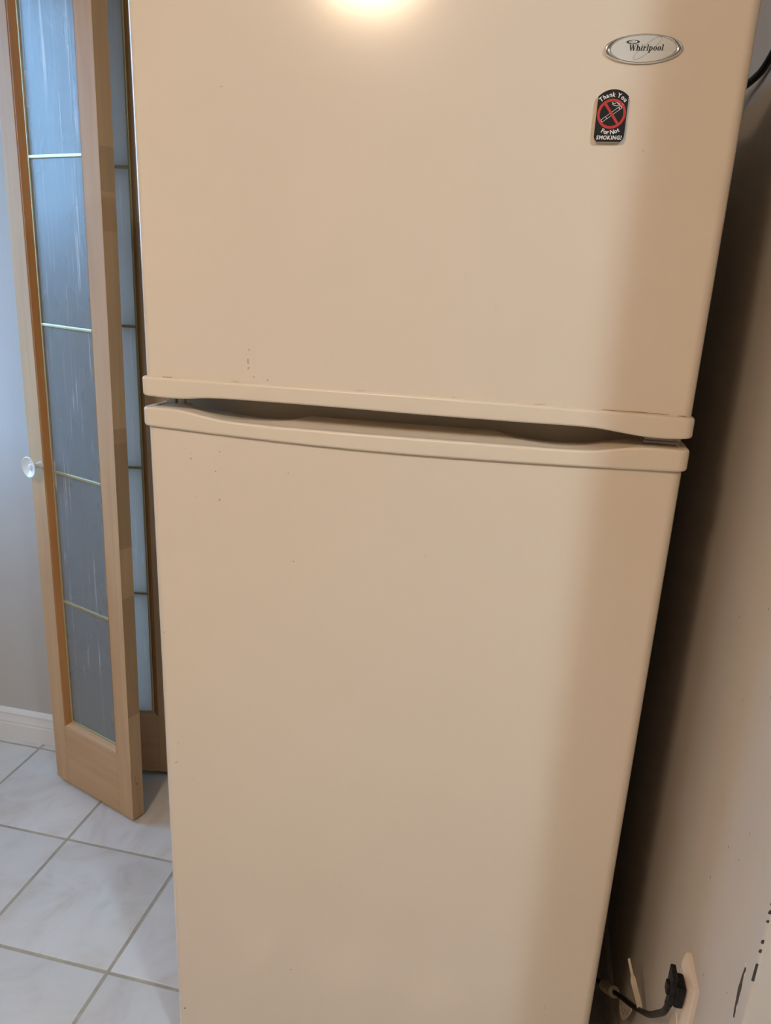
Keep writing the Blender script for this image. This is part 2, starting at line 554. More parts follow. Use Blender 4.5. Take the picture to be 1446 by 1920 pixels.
for a, b_ in (((WY0, WZ0), (WY0 + 0.04, WZ1)), ((WY1 - 0.04, WZ0), (WY1, WZ1)), ((WY0 + 0.04, WZ0), (WY1 - 0.04, WZ0 + 0.04)), ((WY0 + 0.04, WZ1 - 0.04), (WY1 - 0.04, WZ1))):
    m.box((RX0 - 0.08, a[0], a[1]), (RX0 - 0.03, b_[0], b_[1]))
w2 = m.build('added_rear_window', 'alu', smooth=0)
struct(w2, 'unseen window added to light the rear door glass from behind', 'window')
m = MB(); m.box((RX0 - 0.058, WY0 + 0.03, WZ0 + 0.03), (RX0 - 0.054, WY1 - 0.03, WZ1 - 0.03))
m.build('pane', 'glass', w2, smooth=0)

# window in the left wall
w1 = MB()
for a, b in (((DY0, DZ0), (DY0 + 0.05, DZ1)), ((DY1 - 0.05, DZ0), (DY1, DZ1)), ((DY0 + 0.05, DZ0), (DY1 - 0.05, DZ0 + 0.05)), ((DY0 + 0.05, DZ1 - 0.05), (DY1 - 0.05, DZ1))):
    w1.bevel_box((DX - 0.09, a[0], a[1]), (DX - 0.02, b[0], b[1]), 0.004, 1)
win = w1.build('window_1', 'alu')
struct(win, 'white framed sliding window letting in blue daylight', 'window')
ymid = (DY0 + DY1) / 2
for k, (a, b, xx) in enumerate(((DY0 + 0.05, ymid + 0.03, DX - 0.045), (ymid - 0.03, DY1 - 0.05, DX - 0.075))):
    s = MB(); z0, z1 = DZ0 + 0.05, DZ1 - 0.05
    for q, r in (((a, z0), (a + 0.055, z1)), ((b - 0.055, z0), (b, z1)), ((a + 0.055, z0), (b - 0.055, z0 + 0.07)), ((a + 0.055, z1 - 0.055), (b - 0.055, z1))):
        s.box((xx - 0.012, q[0], q[1]), (xx + 0.012, r[0], r[1]))
    sash = s.build('sash', 'alu', win)
    g = MB(); g.box((xx - 0.002, a + 0.05, z0 + 0.065), (xx + 0.002, b - 0.05, z1 - 0.05))
    g.build('pane', 'glass', sash, smooth=0)

# right wall with its chipped outer corner
m = MB(); m.bevel_box((XR, YC, 0), (X1 + 0.05, YW + 0.1, H), 0.0035, 3)
wr = m.build('wall_right', 'wall_r')
struct(wr, 'beige wall close beside the fridge, ending at a chipped corner', 'wall')


def blob(b, c, ru, rv, to3, t0, t1, n=9, jag=0.25, rot=0.0, mi=0):
    pts = []
    for k in range(n):
        t = 2 * math.pi * k / n
        q = 1 + random.uniform(-jag, jag)
        u, v = ru * q * math.cos(t), rv * q * math.sin(t)
        pts.append((c[0] + u * math.cos(rot) - v * math.sin(rot), c[1] + u * math.sin(rot) + v * math.cos(rot)))
    b.prism(pts, to3, t0, t1, mi)


on_wall = lambda u, v, t: (XR - t, u, v)
on_edge = lambda u, v, t: (XR + 0.0012 - t * 0.7 + u, YC + 0.0012 - t * 0.7, v)
def long_chip(y, z0, z1, w):
    b = MB(); n = 9
    L_ = [(y - w * (0.35 + random.uniform(-.12, .12)), z0 + (z1 - z0) * k / n) for k in range(n + 1)]
    R_ = [(y + w * math.sin(math.pi * (k + .4) / (n + .8)) * random.uniform(.8, 1.1) * 0.65, z0 + (z1 - z0) * k / n) for k in range(n + 1)]
    b.prism(L_ + R_[::-1], on_wall, -0.0005, 0.0004)
    return b
long_chip(-0.2690, 0.663, 0.728, 0.0060).build('paint_chip', 'chip', wr, smooth=0)
b = MB(); b.prism([(-0.2708, .660), (-.2672, .662), (-.2662, .70), (-.2680, .735), (-.2712, .72)], on_wall, -0.0005, 0.00015)
b.build('flaked_paint_edge', 'trim', wr, smooth=0)
for z0, z1 in ((0.735, 0.757), (0.770, 0.7745), (0.781, 0.786), (0.806, 0.8095), (0.816, 0.821), (0.826, 0.830), (0.847, 0.849), (0.618, 0.640)):
    b = MB()
    w = 0.0022
    b.prism([(-w, z0 + .001), (-w * .3, z0), (w, z0 + .001), (w * 1.2, (z0 + z1) / 2), (w * .7, z1), (-w * .8, z1 - .0008)], on_edge, -0.0005, 0.0006)
    b.build('paint_chip', 'chip', wr, smooth=0)
b = MB()
for (y, z, a, c) in ((-.205, .835, .0006, .0012), (-.192, .79, .0005, .001), (-.155, .775, .0005, .0022), (-.10, .93, .0006, .0012), (-.03, 1.0, .0007, .0012),
                     (-.12, .70, .0005, .003), (-.165, .60, .0005, .002), (-.24, .66, .0006, .001), (-.27, .88, .0006, .001), (-.12, 1.05, .0007, .0011),
                     (-.18, .98, .0005, .002), (-.21, .965, .0006, .0035), (.02, .90, .0005, .001), (-.222, .58, .0009, .0018), (-.226, .565, .001, .0012)):
    blob(b, (y, z), a, c, on_wall, -0.0004, 0.00025, 7)
tag(b.build('scuff_marks', 'dirt', wr, smooth=0), kind='stuff')

# baseboards: stepped profile (distance from wall, height)
BB = [(0, 0), (0.014, 0), (0.014, 0.052), (0.0125, 0.055), (0.0125, 0.058), (0.0135, 0.060), (0.0135, 0.064), (0.0105, 0.072), (0.0095, 0.083), (0.0115, 0.086), (0.0115, 0.089), (0.008, 0.096), (0.004, 0.1005), (0, 0.1005)]
m = MB(); m.loft([[(x, YW - d, z) for d, z in BB] for x in (DX, -0.715)])
struct(m.build('baseboard_back', 'trim', smooth=25), 'white moulded baseboard along the pale back wall', 'baseboard')
m = MB(); m.loft([[(XR - d * 0.8, y, z * 0.75) for d, z in BB] for y in (-0.05, YW)])
struct(m.build('baseboard_right', 'wall_r', smooth=25), 'low baseboard in the dark gap beside the fridge', 'baseboard')


# ------------------------------------------------------------------ lamps on the ceiling (the photograph shows the warm one mirrored in the freezer door)
def lamp(name, x, y, r, h, mat, label):
    t = thing(name, (x, y, H), label, 'lamp')
    b = MB(); b.lathe([(0, 0), (r * 0.8, 0), (r * 0.8, -0.02), (r * 1.02, -0.028), (r * 1.02, -0.036), (0, -0.036)], (0, 0, 0), (0, 0, 1), 36)
    b.build('lamp_base', 'lamp_base', t)
    b = MB(); b.lathe([(0, -0.037)] + [(r * math.cos(a), -0.037 - h * math.sin(a)) for a in [k * math.pi / 24 for k in range(13)]], (0, 0, 0), (0, 0, 1), 36)
    b.build('lamp_shade', mat, t)
    return t


lamp('ceiling_lamp', -0.11, -1.57, 0.15, 0.095, 'lamp_warm', 'warm round dome lamp on the ceiling, mirrored in the freezer door')
lamp('ceiling_lamp', 1.42, -1.27, 0.075, 0.05, 'lamp_cool', 'white round dome lamp on the ceiling around the corner to the right')

# ------------------------------------------------------------------ refrigerator
FX, FY = 0.3525, 0.38
fr = thing('refrigerator', (FX, FY, 0), 'tall almond top-freezer refrigerator with curved handle trims between its two doors', 'refrigerator')
FO = (FX, FY, 0)


def plan(x0, x1, y0, y1, r, seg=7):
    """outline of a door seen from above, front corners rounded"""
    p = [(x0, y1)]
    for k in range(seg + 1):
        t = math.pi - (math.pi / 2) * (-k / seg) if False else math.pi + (math.pi / 2) * k / seg
        p.append((x0 + r + r * math.cos(t), y0 + r + r * math.sin(t)))
    for k in range(seg + 1):
        t = 1.5 * math.pi + (math.pi / 2) * k / seg
        p.append((x1 - r + r * math.cos(t), y0 + r + r * math.sin(t)))
    p.append((x1, y1))
    return p


def door(name, x0, x1, z0, z1, r=0.013):
    b = MB()
    rings = []
    for z, i in ((z0, 0.004), (z0 + 0.004, 0.0), (z1 - 0.006, 0.0), (z1 - 0.0018, 0.0018), (z1, 0.006)):
        rings.append([(x, y, z) for x, y in plan(x0 + i, x1 - i, i, 0.065, r)])
    b.loft(rings)
    return b.build(name, 'enamel', fr, FO)


up_door = door('freezer_door', 0.0040, 0.7020, 1.2075, 1.688)
lo_door = door('fridge_door', 0.0045, 0.7015, 0.052, 1.1640)


def band(zt, zb, x0, x1, yf, depth, rr=0.013, er=0.0035, n=110, ysetback=0.0):
    """a moulded strip that wraps the front and both sides of a door"""
    b = MB()
    st = []                                 # stations: point on outline, outward normal
    for k in range(5):
        st.append(((x0, depth - (depth - yf - rr) * k / 4), (-1, 0)))
    for k in range(1, 7):
        t = math.pi + math.pi / 2 * k / 6
        st.append(((x0 + rr + rr * math.cos(t), yf + rr + rr * math.sin(t)), (math.cos(t), math.sin(t))))
    for k in range(1, n):
        st.append(((x0 + rr + (x1 - x0 - 2 * rr) * k / n, yf), (0, -1)))
    for k in range(0, 7):
        t = 1.5 * math.pi + math.pi / 2 * k / 6
        st.append(((x1 - rr + rr * math.cos(t), yf + rr + rr * math.sin(t)), (math.cos(t), math.sin(t))))
    for k in range(1, 5):
        st.append(((x1, yf + rr + (depth - yf - rr) * k / 4), (1, 0)))
    rings = []
    for (px, py), (nx, ny) in st:
        a, c = zt(px), zb(px)
        prof = [(-0.0125, c)]
        for k in range(5):
            t = math.pi / 2 * k / 4
            prof.append((-er + er * math.sin(t), c + er - er * math.cos(t)))
        for k in range(5):
            t = math.pi / 2 * k / 4
            prof.append((-er + er * math.cos(t), a - er + er * math.sin(t)))
        prof.append((-0.0125, a))
        rings.append([(px + nx * d, py + ny * d, z) for d, z in prof])
    b.loft(rings)
    return b


UT_T = [(0.0, 1.2276), (0.018, 1.2274), (0.18, 1.2285), (0.336, 1.2290), (0.456, 1.2287), (0.582, 1.2280), (0.69, 1.2268), (0.7055, 1.2266)]
UT_B = [(0.0, 1.2022), (0.03, 1.2010), (0.062, 1.2013), (0.099, 1.2048), (0.144, 1.2060), (0.263, 1.2064), (0.378, 1.2058), (0.505, 1.2062), (0.585, 1.2067), (0.616, 1.2044), (0.648, 1.2010), (0.67, 1.2004), (0.7055, 1.2022)]
LT_T = [(0.0, 1.1868), (0.04, 1.1872), (0.056, 1.1866), (0.072, 1.1846), (0.098, 1.1800), (0.127, 1.1770), (0.182, 1.1755), (0.264, 1.1752), (0.380, 1.1760), (0.508, 1.1775), (0.557, 1.1780), (0.598, 1.1802), (0.619, 1.1838), (0.640, 1.1874), (0.66, 1.1890), (0.7055, 1.1890)]
LT_B = [(0.0, 1.1612), (0.0075, 1.1610), (0.126, 1.1569), (0.264, 1.1538), (0.381, 1.1538), (0.547, 1.1572), (0.700, 1.1626), (0.7055, 1.1628)]
b = band(lambda x: lerp_profile(UT_T, x), lambda x: lerp_profile(UT_B, x), 0.0005, 0.7055, -0.006, 0.060)
b.build('handle_trim', 'plastic', up_door)
band(lambda x: lerp_profile(LT_T, x), lambda x: lerp_profile(LT_B, x), 0.0005, 0.7055, -0.006, 0.060).build('handle_trim', 'plastic', lo_door)
for o in (up_door, lo_door):
    for c in o.children:
        c.data.transform(Matrix.Translation((-FX, -FY, 0)))

# top cap of the lower door with its two scooped finger recesses
PL = [(0.040, 0.042), (0.060, 0.026), (0.080, 0.0150), (0.100, 0.0105), (0.125, 0.0115), (0.1575, 0.0175), (0.197, 0.0330), (0.224, 0.066)]
PR = [(0.472, 0.058), (0.490, 0.040), (0.511, 0.0265), (0.540, 0.0170), (0.565, 0.0155), (0.590, 0.021), (0.609, 0.0330), (0.636, 0.050), (0.652, 0.066)]


def ledge(x, y):
    z = lerp_profile(LT_T, x) - 0.0012 + 0.10 * max(0.0, y) * min(1.0, max(0.0, (x - 0.05) / 0.05)) * min(1.0, max(0.0, (0.65 - x) / 0.05))
    for P in (PL, PR):
        if P[0][0] < x < P[-1][0]:
            yb = lerp_profile(P, x)
            if y > yb:
                z -= min(0.0090, (y - yb) * 0.19)
    return z


b = MB()
NX, NY = 170, 36
vs, fs = [], []
for i in range(NX + 1):
    for j in range(NY + 1):
        x = 0.006 + (0.7000 - 0.006) * i / NX
        y = -0.0005 + (0.064 - -0.0005) * (j / NY)
        vs.append((x, y, ledge(x, y)))
for i in range(NX):
    for j in range(NY):
        q = i * (NY + 1) + j
        fs.append((q, q + NY + 1, q + NY + 2, q + 1))
top_n = len(vs)
b.add(vs, fs)
# skirt so that the cap is solid
edge = [i * (NY + 1) + NY for i in range(NX + 1)]
sk = [vs[i] for i in edge] + [(vs[i][0], vs[i][1], 1.1645) for i in edge]
b.add(sk, [(k, k + 1, NX + 2 + k, NX + 1 + k) for k in range(NX)])
b.build('finger_recess', 'plastic', lo_door, FO, smooth=12)

# cabinet behind the doors
b = MB()
b.bevel_box((0.006, 0.082, 0.045), (0.700, 0.715, 1.656), 0.004, 2)
b.build('cabinet', 'cabinet', fr, FO)
b = MB()
for z0, z1 in ((1.222, 1.672), (0.07, 1.152)):
    for a, c in (((0.016, z0), (0.032, z1)), ((0.674, z0), (0.690, z1)), ((0.032, z0), (0.674, z0 + 0.016)), ((0.032, z1 - 0.016), (0.674, z1))):
        b.box((a[0], 0.0645, a[1]), (c[0], 0.0825, c[1]))
b.build('door_gasket', 'gasket', fr, FO, smooth=0)
b = MB(); b.bevel_box((0.654, 0.026, 1.1880), (0.696, 0.083, 1.1925), 0.001, 1)
b.bevel_box((0.689, 0.034, 1.1905), (0.699, 0.046, 1.206), 0.001, 1)
b.bevel_box((0.655, 0.0255, 1.1925), (0.689, 0.030, 1.1985), 0.001, 1)
b.build('centre_hinge', 'bracket', fr, FO)
b = MB(); b.bevel_box((0.012, 0.044, 1.1845), (0.026, 0.058, 1.1955), 0.002, 2); b.bevel_box((0.028, 0.046, 1.1840), (0.038, 0.057, 1.194), 0.0015, 2)
b.build('door_stop', 'cap', fr, FO)
b = MB(); b.bevel_box((0.01, 0.06, 0.008), (0.696, 0.12, 0.05), 0.004, 1)
for k in range(20):
    b.box((0.05 + k * 0.031, 0.057, 0.018), (0.07 + k * 0.031, 0.0605, 0.042))
b.build('base_grille', 'grille', fr, FO)
for x in (0.05, 0.655):
    for y in (0.13, 0.67):
        b = MB(); b.lathe([(0, 0.0), (0.018, 0.0), (0.02, 0.004), (0.012, 0.012), (0.012, 0.05), (0, 0.05)], (x, y, 0), (0, 0, 1), 16)
        b.build('foot', 'grille', fr, FO)

# --- badge on the freezer door
BX, BZ = 0.5932, 1.6023
b = MB()
rings = []
NB = 64
prof = [(0.0392, 0.0138, -0.0001), (0.0392, 0.0138, 0.0016), (0.0386, 0.0134, 0.0028), (0.0372, 0.0130, 0.0036), (0.0345, 0.0127, 0.0036), (0.0326, 0.0124, 0.0026), (0.0323, 0.0122, 0.0018)]
for rx, rz, d in prof:
    rings.append([(BX + rx * math.cos(t), -d, BZ + rz * math.sin(t)) for t in [2 * math.pi * k / NB for k in range(NB)]])
b.loft(rings)
badge = b.build('badge', 'chrome', fr, FO, smooth=60)
flat = lambda x, z, t: (BX + x, -0.0019 - t, BZ + z)
b = MB(); b.prism([(0.0322 * math.cos(2 * math.pi * k / NB), 0.01215 * math.sin(2 * math.pi * k / NB)) for k in range(NB)], flat, 0, 0.0004)
b.build('badge_plate', 'silver', badge, FO, smooth=0)


def stroke(b, pts, w, to3, t0, t1, closed=False):
    """flat ribbon along 2-D points"""
    P = [Vector(p) for p in pts]
    n = len(P)
    Lp, Rp = [], []
    for i in range(n):
        if closed: d = P[(i + 1) % n] - P[(i - 1) % n]
        else: d = P[min(i + 1, n - 1)] - P[max(i - 1, 0)]
        d.normalize(); q = Vector((-d.y, d.x)) * (w[i] if isinstance(w, list) else w) / 2
        Lp.append(P[i] + q); Rp.append(P[i] - q)
    for i in range(n if closed else n - 1):
        k = (i + 1) % n
        b.prism([tuple(Lp[i]), tuple(Rp[i]), tuple(Rp[k]), tuple(Lp[k])], to3, t0, t1)


# serif lettering drawn glyph by glyph on a unit grid (ascender 1, x-height 0.66)
def glyphs(word):
    polys, x = [], 0.0
    T, S_, th = 0.165, 0.075, 0.075        # stem, serif overhang, thin stroke
    def bar(a, c, d, e): polys.append([(x + a, c), (x + d, c), (x + d, e), (x + a, e)])
    def serif(a, y, w=T): bar(a - S_, y - 0.0, a + w + S_, y + 0.05)
    def ring(cx, cy, rx, ry, t0=0, t1=360, n=26, hx=T, hy=th):
        for k in range(n):
            a, c = math.radians(t0 + (t1 - t0) * k / n), math.radians(t0 + (t1 - t0) * (k + 1) / n)
            o = lambda t: (x + cx + rx * math.cos(t), cy + ry * math.sin(t))
            i_ = lambda t: (x + cx + (rx - hx) * math.cos(t), cy + (ry - hy) * math.sin(t))
            polys.append([o(a), o(c), i_(c), i_(a)])
    for ch in word:
        if ch == 'W':
            for (a, c, w) in (((0.06, 0.97), (0.27, 0.0), T * 1.15), ((0.50, 0.97), (0.29, 0.0), th), ((0.42, 0.97), (0.63, 0.0), T * 1.15), ((0.88, 0.97), (0.65, 0.0), th)):
                polys.append([(x + a[0], a[1]), (x + a[0] + w, a[1]), (x + c[0] + w, c[1]), (x + c[0], c[1])])
            for a in (-0.02, 0.36, 0.78): bar(a, 0.95, a + 0.26, 1.0)
            x += 1.02
        elif ch == 'h':
            bar(0.06, 0, 0.06 + T, 1.0); bar(0, 0.95, 0.1, 1.0); serif(0.06, 0); bar(0.37, 0, 0.37 + T, 0.46); serif(0.37, 0)
            ring(0.305, 0.44, 0.195, 0.23, 0, 170, 12)
            x += 0.60
        elif ch == 'i':
            bar(0.08, 0, 0.08 + T, 0.66); bar(0.02, 0.61, 0.1, 0.66); serif(0.08, 0)
            polys.append([(x + 0.145 + 0.085 * math.cos(k * math.pi / 5), 0.87 + 0.085 * math.sin(k * math.pi / 5)) for k in range(10)])
            x += 0.32
        elif ch == 'r':
            bar(0.07, 0, 0.07 + T, 0.66); bar(0.01, 0.61, 0.1, 0.66); serif(0.07, 0)
            ring(0.33, 0.42, 0.17, 0.24, 75, 175, 9)
            polys.append([(x + 0.385 + 0.075 * math.cos(k * math.pi / 5), 0.57 + 0.075 * math.sin(k * math.pi / 5)) for k in range(10)])
            x += 0.47
        elif ch == 'l':
            bar(0.08, 0, 0.08 + T, 1.0); bar(0.02, 0.95, 0.1, 1.0); serif(0.08, 0)
            x += 0.31
        elif ch == 'p':
            bar(0.06, -0.36, 0.06 + T, 0.66); bar(0.0, 0.61, 0.1, 0.66); serif(0.06, -0.36)
            ring(0.30, 0.325, 0.235, 0.345, -150, 150, 24)
            x += 0.60
        elif ch == 'o':
            ring(0.27, 0.325, 0.245, 0.345)
            x += 0.55
    return polys, x


PO, wid = glyphs('Whirlpool')
sxx, szz = 0.0346 / wid, 0.0056
b = MB()
for p in PO:
    b.prism([(-0.0147 + (u * sxx + v * szz * 0.10), -0.0017 + v * szz - 0.0003 * u / wid) for u, v in p], flat, 0.0004, 0.0006)
b.build('lettering', 'ink', badge, FO, smooth=0)
b = MB()
ang = math.radians(38)
sw = []
for k in range(60):
    t = 2 * math.pi * k / 60
    u, v = 0.0161 * math.cos(t), 0.0040 * math.sin(t)
    sw.append((0.0040 + u * math.cos(ang) - v * math.sin(ang), 0.0002 + u * math.sin(ang) + v * math.cos(ang)))
stroke(b, sw, 0.00035, flat, 0.0003, 0.0005, closed=True)
b.build('swirl_line', 'grey_ink', badge, FO, smooth=0)
b = MB()
ex, ez = -0.0109, 0.0062
lens_ = [(ex + 0.0068 * math.cos(t), ez + 0.0019 * (abs(math.sin(t)) ** 1.2) * (1 if math.sin(t) > 0 else -1)) for t in [2 * math.pi * k / 32 for k in range(32)]]
b.prism(lens_, flat, 0.0003, 0.00055)
b.prism([(ex + 0.0043 * math.cos(t), ez + 0.0013 * math.sin(t)) for t in [2 * math.pi * k / 28 for k in range(28)]], flat, 0.0004, 0.0007, mi=1)
for k, w in enumerate((0.0007, 0.0010, 0.0008, 0.0007)):
    x0 = ex - 0.0027 + k * 0.00145
    stroke(b, [(x0 + w * math.cos(t), ez + 0.0006 * math.sin(t)) for t in [math.radians(a) for a in range(40 + 40 * k, 330 + 40 * k, 40)]], 0.0003, flat, 0.0005, 0.0009)
b.build('small_emblem', ['ink', 'white_ink'], badge, FO, smooth=0)

# --- specks and smears of grime on the enamel
on_door = lambda u, v, t: (u, -t, v)
b = MB()
for (x, z, s, e, g) in ((.1556, 1.2709, .0011, .6, 0), (.154, 1.256, .0016, 2.6, 1), (.1545, 1.2475, .0014, 1.6, 1), (.1618, 1.2368, .0013, .8, 1), (.1808, 1.234, .0010, .9, 0),
                        (.0696, 1.1274, .0009, 1, 1), (.0693, 1.1199, .0011, .9, 0), (.0620, 1.133, .0007, 1, 1), (.1119, 1.1335, .0009, .8, 0), (.105, 1.1053, .0010, .9, 0), (.209, 1.1132, .0010, .9, 1),
                        (.1102, 1.0658, .0014, 1.6, 1), (.107, 1.0631, .0008, 1, 1), (.0745, 1.0655, .0008, 1, 1), (.2174, .9881, .0009, 1, 0), (.0316, .6599, .0015, .6, 1), (.0255, .6246, .0014, .5, 0),
                        (.0275, .6262, .0012, .4, 0), (.6312, .3013, .0010, 1.4, 1), (.2182, .2574, .0011, .9, 0), (.1245, 1.5714, .0011, .7, 1), (.4649, 1.3394, .0007, .9, 1), (.6068, 1.5068, .0006, .8, 0),
                        (.0165, .85, .0012, 1.2, 1), (.055, .60, .001, .8, 1), (.30, .45, .0008, 1, 1), (.52, .75, .0007, 1, 1), (.40, 1.02, .0007, 1, 1), (.0205, .11, .0018, 1.3, 0)):
    blob(b, (x, z), s, s * e, on_door, -0.0002, 0.00018, 8, 0.35, mi=g)
for (x0, x1, z, g) in ((.032, .047, 1.2283, 0), (.13, .142, 1.2293, 1), (.60, .675, 1.2287, 0), (.52, .535, 1.2294, 1), (.42, .425, 1.2299, 1), (.30, .312, 1.2299, 1), (.685, .695, 1.2280, 0)):
    n = 8
    lo_ = [(x0 + (x1 - x0) * k / n, z - 0.0004) for k in range(n + 1)]
    hi_ = [(x0 + (x1 - x0) * k / n, z + random.uniform(0.0001, 0.0007) * math.sin(math.pi * (k + .3) / (n + .6))) for k in range(n + 1)]
    b.prism(lo_ + hi_[::-1], on_door, -0.0002, 0.0003, mi=g)
tag(b.build('grime', ['dirt', 'dirt2'], fr, FO, smooth=0), 'brown specks of grime', kind='stuff')

# ------------------------------------------------------------------ no smoking magnet
MX, MZ = 0.5693, 1.5413
mg = thing('fridge_magnet', (MX, -0.0004, MZ - 0.027), 'small black no smoking magnet under the oval badge on the freezer door', 'magnet')
MO = (MX, -0.0004, MZ - 0.027)
mflat = lambda x, z, t: (MX + x, -0.0003 - t, MZ + z)


def magnet_outline(i=0.0):
    hw = 0.0157 - i
    p = [(-hw, -0.0222 + i * .5), (-hw, 0.0166 - i * .3)]
    R = 0.0215 - i
    cz = 0.0234 - 0.0215
    a0 = math.acos(min(1, hw / R))
    p = [(-hw + 0.0032, -0.0268 + i), (-hw + 0.0008, -0.0244 + i * .7), (-hw, -0.0218)]
    for k in range(17):
        t = math.pi - a0 - (math.pi - 2 * a0) * k / 16
        p.append((R * math.cos(t), cz + R * math.sin(t)))
    p += [(hw, -0.0218), (hw - 0.0008, -0.0244 + i * .7), (hw - 0.0032, -0.0268 + i)]
    return p


b = MB(); b.prism(magnet_outline(0.0), mflat, 0.0, 0.0044)
b.build('magnet_body', 'acrylic', mg, MO, smooth=30)
b = MB(); b.prism(magnet_outline(0.0002), mflat, 0.0044, 0.0050)
face = b.build('printed_face', 'black', mg, MO, smooth=0)
TF = 0.0050


def put(b, vs, fs, f):
    b.add([mflat(*f(v[0], v[1]), TF + 0.0001) for v in vs], fs)


def arc_text(b, s, a_mid, R, size, outward=True, squeeze=0.9, bold=0.028, gap=0.085, space=0.10):
    items = []
    for ch in s:
        if ch == ' ':
            items.append((None, None, 0, space)); continue
        vs, fs = text_mesh(ch, bold)
        x0 = min(v[0] for v in vs); x1 = max(v[0] for v in vs)
        items.append((vs, fs, x0, x1 - x0))
    tot = sum(i[3] + gap for i in items) - gap
    pos = -tot / 2
    for vs, fs, x0, w in items:
        if vs:
            c = pos + w / 2
            phi = a_mid - c * size * squeeze / R if outward else a_mid + c * size * squeeze / R
            def f(u, v, c=x0 + w / 2, phi=phi):
                du, dv = (u - c) * size * squeeze, v * size
                if outward: e, n = Vector((math.sin(phi), -math.cos(phi))), Vector((math.cos(phi), math.sin(phi)))
                else: e, n = Vector((-math.sin(phi), math.cos(phi))), Vector((-math.cos(phi), -math.sin(phi)))
                q = Vector((math.cos(phi), math.sin(phi))) * R + e * du + n * dv
                return q.x, q.y
            put(b, vs, fs, f)
        pos += w + gap


b = MB()
arc_text(b, 'Thank You', math.radians(90), 0.0163, 0.0060, True, 0.92)
b.build('lettering', 'white_ink', mg, MO, smooth=0)
b = MB()
arc_text(b, 'For Not', math.radians(-87), 0.0195, 0.0058, False, 0.97)
b.build('lettering', 'white_ink', mg, MO, smooth=0)
b = MB()
items = []
pos = 0
for ch in 'SMOKING!':
    vs, fs = text_mesh(ch, 0.028, 0.12)
    x0 = min(v[0] for v in vs); w = max(v[0] for v in vs) - x0
    items.append((vs, fs, pos - x0)); pos += w + 0.085
k = 0.0262 / (pos - 0.085)
for vs, fs, d in items:
    put(b, vs, fs, lambda u, v, d=d: (-0.0129 + (u + d) * k, -0.0245 + v * 0.0053))
b.build('lettering', 'white_ink', mg, MO, smooth=0)
# red ring and bar
b = MB()
ringp = [(0.01335 * math.cos(2 * math.pi * k / 48), 0.0130 * math.sin(2 * math.pi * k / 48)) for k in range(48)]
stroke(b, ringp, 0.0026, mflat, TF, TF + 0.00025, closed=True)
stroke(b, [(-0.0080, 0.0104), (0.0080, -0.0104)], 0.0025, mflat, TF, TF + 0.0003)
b.build('prohibition_sign', 'red_ink', mg, MO, smooth=0)
b = MB()
ca = math.radians(36)
cg = lambda u, v: (u * math.cos(ca) - v * math.sin(ca), u * math.sin(ca) + v * math.cos(ca))
hw = 0.0013
out = [cg(-0.0117, -hw), cg(0.0108, -hw), cg(0.0117, 0), cg(0.0108, hw), cg(-0.0117, hw)]
stroke(b, [out[0], out[1]], 0.0004, mflat, TF, TF + 0.00015)
stroke(b, [out[4], out[3]], 0.0004, mflat, TF, TF + 0.00015)
stroke(b, [cg(-0.0117, hw), cg(-0.0117, -hw)], 0.0004, mflat, TF, TF + 0.00015)
stroke(b, [cg(-0.0062, hw), cg(-0.0062, -hw)], 0.0005, mflat, TF, TF + 0.00015)
stroke(b, [cg(0.0090, hw), cg(0.0090, -hw)], 0.0007, mflat, TF, TF + 0.00015)
stroke(b, [cg(0.0108, hw), cg(0.0118, 0.0006), cg(0.0118, -0.0006), cg(0.0108, -hw)], 0.0008, mflat, TF, TF + 0.00015)
smoke1 = [(0.0078, 0.0078), (0.0070, 0.0092), (0.0052, 0.0104), (0.0035, 0.0106), (0.0022, 0.0096), (0.0010, 0.0096), (0.0002, 0.0104), (-0.0002, 0.0112)]
smoke2 = [(0.0060, 0.0080), (0.0046, 0.0076), (0.0028, 0.0080), (0.0012, 0.0082), (-0.0002, 0.0092), (-0.0005, 0.0106)]
stroke(b, [tuple(p) for p in spline([Vector(p) for p in smoke1], 4)], 0.00045, mflat, TF, TF + 0.00015)
stroke(b, [tuple(p) for p in spline([Vector(p) for p in smoke2], 4)], 0.00045, mflat, TF, TF + 0.00015)
stroke(b, [(0.0048, 0.0099), (0.0062, 0.0090), (0.0070, 0.0078)], 0.0004, mflat, TF, TF + 0.00015)
stroke(b, [(0.0100, 0.0094), (0.0110, 0.0086)], 0.0004, mflat, TF, TF + 0.00035)
b.build('cigarette_drawing', 'white_ink', mg, MO, smooth=0)

# ------------------------------------------------------------------ folding glazed door at the left: two hinged leaves
DR = thing('door_1', (-0.66, 0.645, 0.0), 'folding maple door with obscured glass lites and brass bars, standing half folded beside the fridge', 'door', kind='structure')
LW, LT, LH = 0.307, 0.036, 2.0


